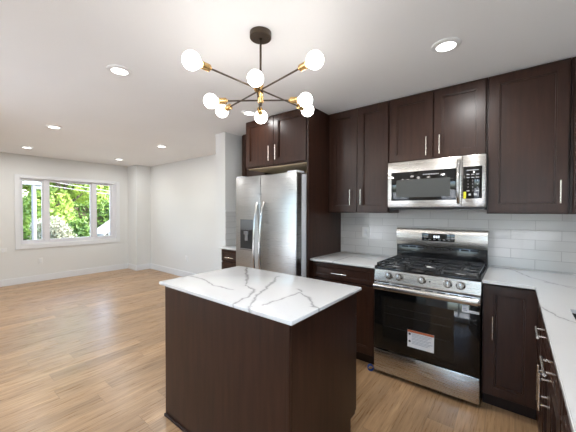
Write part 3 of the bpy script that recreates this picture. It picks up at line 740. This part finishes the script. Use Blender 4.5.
# ------------------------------------------------------------------ outside the window
GZ = -1.0
gr = MB().box((-60, -40, GZ - .2), (XW - .25, 50, GZ)).build('ground', M['lawn'], smooth=False); gr['kind'] = 'structure'; gr['label'] = 'green lawn outside the window'; gr['category'] = 'ground'
pt = MB().box((-14, -26, -.5), (12, YN - .16, -.15)).box((XR + .16, YN - .16, -.5), (12, 6, -.15)).build('bounce_patio', paint('bounce_concrete', (.66, .66, .66), .9), smooth=False); pt['kind'] = 'structure'; pt['label'] = 'unseen pale concrete ground added to bounce sunlight indoors'; pt['category'] = 'bounce_patio'  # pale ground added to bounce sun up to the ceiling through the unseen openings
rdw = MB().box((-13.5, -40, GZ), (-9.2, 50, GZ + .02)).build('pavement', M['asphalt'], smooth=False); rdw['kind'] = 'structure'; rdw['label'] = 'sunlit pale driveway outside the window'; rdw['category'] = 'pavement'
def crown(blobs, count, size, rnd):
    bm = bmesh.new()
    tot = sum(b[3] ** 2 for b in blobs)
    for (x, y, z, rr) in blobs:
        for _ in range(int(count * rr * rr / tot)):
            d = Vector((rnd.gauss(0, 1), rnd.gauss(0, 1), rnd.gauss(0, 1))).normalized()
            c = Vector((x, y, z)) + d * rr * (.55 + .5 * rnd.random() ** .6); c.z = max(c.z, GZ + .1)
            s = size * rnd.uniform(.6, 1.3)
            nrm = (d + Vector((rnd.gauss(0, .7), rnd.gauss(0, .7), rnd.gauss(0, .7)))).normalized()
            a = nrm.orthogonal().normalized(); a = Matrix.Rotation(rnd.uniform(0, 6.28), 3, nrm) @ a; b = nrm.cross(a)
            bm.faces.new([bm.verts.new(c + a * s), bm.verts.new(c + b * s * .55 + nrm * s * .15), bm.verts.new(c - a * s), bm.verts.new(c - b * s * .55 + nrm * s * .15)])
    m = MB(); m.bm.free(); m.bm = bm; return m
def tree(name, label, x, y, h, w, count, size, lm, seed, group=None, trunk=True, cat='tree'):
    rnd = random.Random(seed); t = thing(name, label, cat, (x, y, GZ), 0, group); blobs = []
    for _ in range(16):
        a = rnd.uniform(0, 6.28); q = w * .32 * math.sqrt(rnd.random()); zz = GZ + h * rnd.uniform(.28 if trunk else .12, .92)
        blobs.append((x + q * math.cos(a), y + q * math.sin(a), zz, w * rnd.uniform(.13, .20)))
    crown(blobs, count, size, rnd).build('foliage', lm, t, smooth=False)
    tk = MB()
    if trunk:
        tk.cyl((x, y, GZ), (x + .1, y, GZ + h * .62), w * .035, w * .015, 10)
        for i in range(5):
            b = blobs[i]; tk.cyl((x + .05, y, GZ + h * .3), b[:3], w * .014, w * .006, 8)
        tk.build('trunk', M['bark'], t)
    else:
        for i in range(5): b = blobs[i]; tk.cyl((x, y, GZ), b[:3], .03, .012, 6)
        tk.build('stem', M['bark'], t)
    return t
G = 'trees outside the window'
tree('leafy_tree', 'broad bright green tree filling the middle window pane', -18.6, 1.5, 7.4, 6.4, 14000, .15, M['leaf'], 3, G)
tree('leafy_tree', 'deep green tree far behind at the left of the window', -29., -2.0, 9.5, 9.0, 7000, .24, M['leaf'], 5, G)
tree('leafy_tree', 'deep green tree far behind at the right of the window', -29., 8.6, 9.5, 9.0, 7000, .24, M['leaf2'], 9, G)
tree('garden_shrub', 'deep green shrub low in the middle window pane', -15.2, 1.5, 1.9, 1.3, 2500, .09, M['leaf2'], 21, None, False, 'shrub')
tree('flowering_shrub', 'pale flowering shrub at the lower left of the middle pane', -11.2, -.20, 2.35, 1.9, 4500, .06, M['bloom'], 23, None, False, 'shrub')
hd = thing('hedge', 'long tall green hedge behind the nearest tree', 'hedge', (-23.5, 3.0, GZ))
rnd = random.Random(31); crown([(-23.5 + rnd.uniform(-.3, .3), -3.5 + .55 * i, GZ + zz, .75) for i in range(25) for zz in (.7, 1.7, 2.7)], 15000, .15, rnd).build('foliage', M['leaf2'], hd, smooth=False)
MB().box((-23.8, -3.5, GZ), (-23.2, 9.7, GZ + 2.6)).build('branches', M['bark'], hd, smooth=False)
# neighbouring house with a pale sloped roof edge in the right pane
nh = thing('neighbour_house', 'white gabled outbuilding low in the right window pane', 'house', (-13.6, 3.7, GZ))
MB().prism([(1.9, GZ), (5.5, GZ), (5.5, GZ + 1.45), (3.7, GZ + 2.75), (1.9, GZ + 1.45)], 'x', -14.3, -12.9).build('wall', M['siding'], nh, smooth=False)
for s_ in (-1, 1):
    MB().prism([(3.7 + s_ * 2.0, GZ + 1.31), (3.7 + s_ * 2.0, GZ + 1.37), (3.7, GZ + 2.82), (3.7, GZ + 2.756)], 'x', -14.4, -12.8).build('roof', M['shingle'], nh, smooth=False)
# porch post with bracket and rail just outside the left pane
pp = thing('utility_pole', 'grey wooden pole with crossarm outside the left window pane', 'pole', (-9.0, -1.25, GZ))
MB().cyl((-9.0, -1.25, GZ), (-9.0, -1.25, 2.35), .055, .048, 14).build('pole', M['pole'], pp)
MB().box((-9.06, -1.55, 2.05), (-8.94, -.98, 2.14), .01).box((-9.03, -1.22, 1.95), (-8.97, -1.0, 2.05), .01).build('crossarm', M['siding'], pp)
for i, (z0, z1) in enumerate(((2.22, 2.02), (2.10, 1.92))):
    wr = MB().sweep([(-9.07 - 6 * u, -1.19 + 9 * u, z0 + (z1 - z0) * u + .55 * u - .3 * math.sin(PI * u)) for u in [j / 16 for j in range(17)]], .012, 6).build('power_line', M['pole'], base=(-9.07, -1.19, z0))
    tag(wr, ['upper power line crossing in front of the trees', 'lower power line crossing in front of the trees'][i], 'cable', 'power lines')
car = thing('parked_car', 'dark parked car low in the left window pane', 'car', (-12.0, -3.2, GZ + .02))
MB().prism([(-5.2, -.70), (-1.2, -.70), (-1.15, -.25), (-1.9, -.10), (-2.5, .36), (-4.2, .38), (-4.9, -.08), (-5.25, -.2)], 'x', -12.8, -11.1).build('body', M['carbody'], car, smooth=False)
MB().prism([(-2.0, -.08), (-2.53, .31), (-4.15, .33), (-4.75, -.06)], 'x', -12.81, -11.09).build('side_window', M['blackglass'], car, smooth=False)
for y in (-2.0, -4.4):
    for x in (-12.75, -11.35): MB().cyl((x, y, GZ + .335), (x + .2, y, GZ + .335), .315, None, 24).build('wheel', M['rubber'], car)
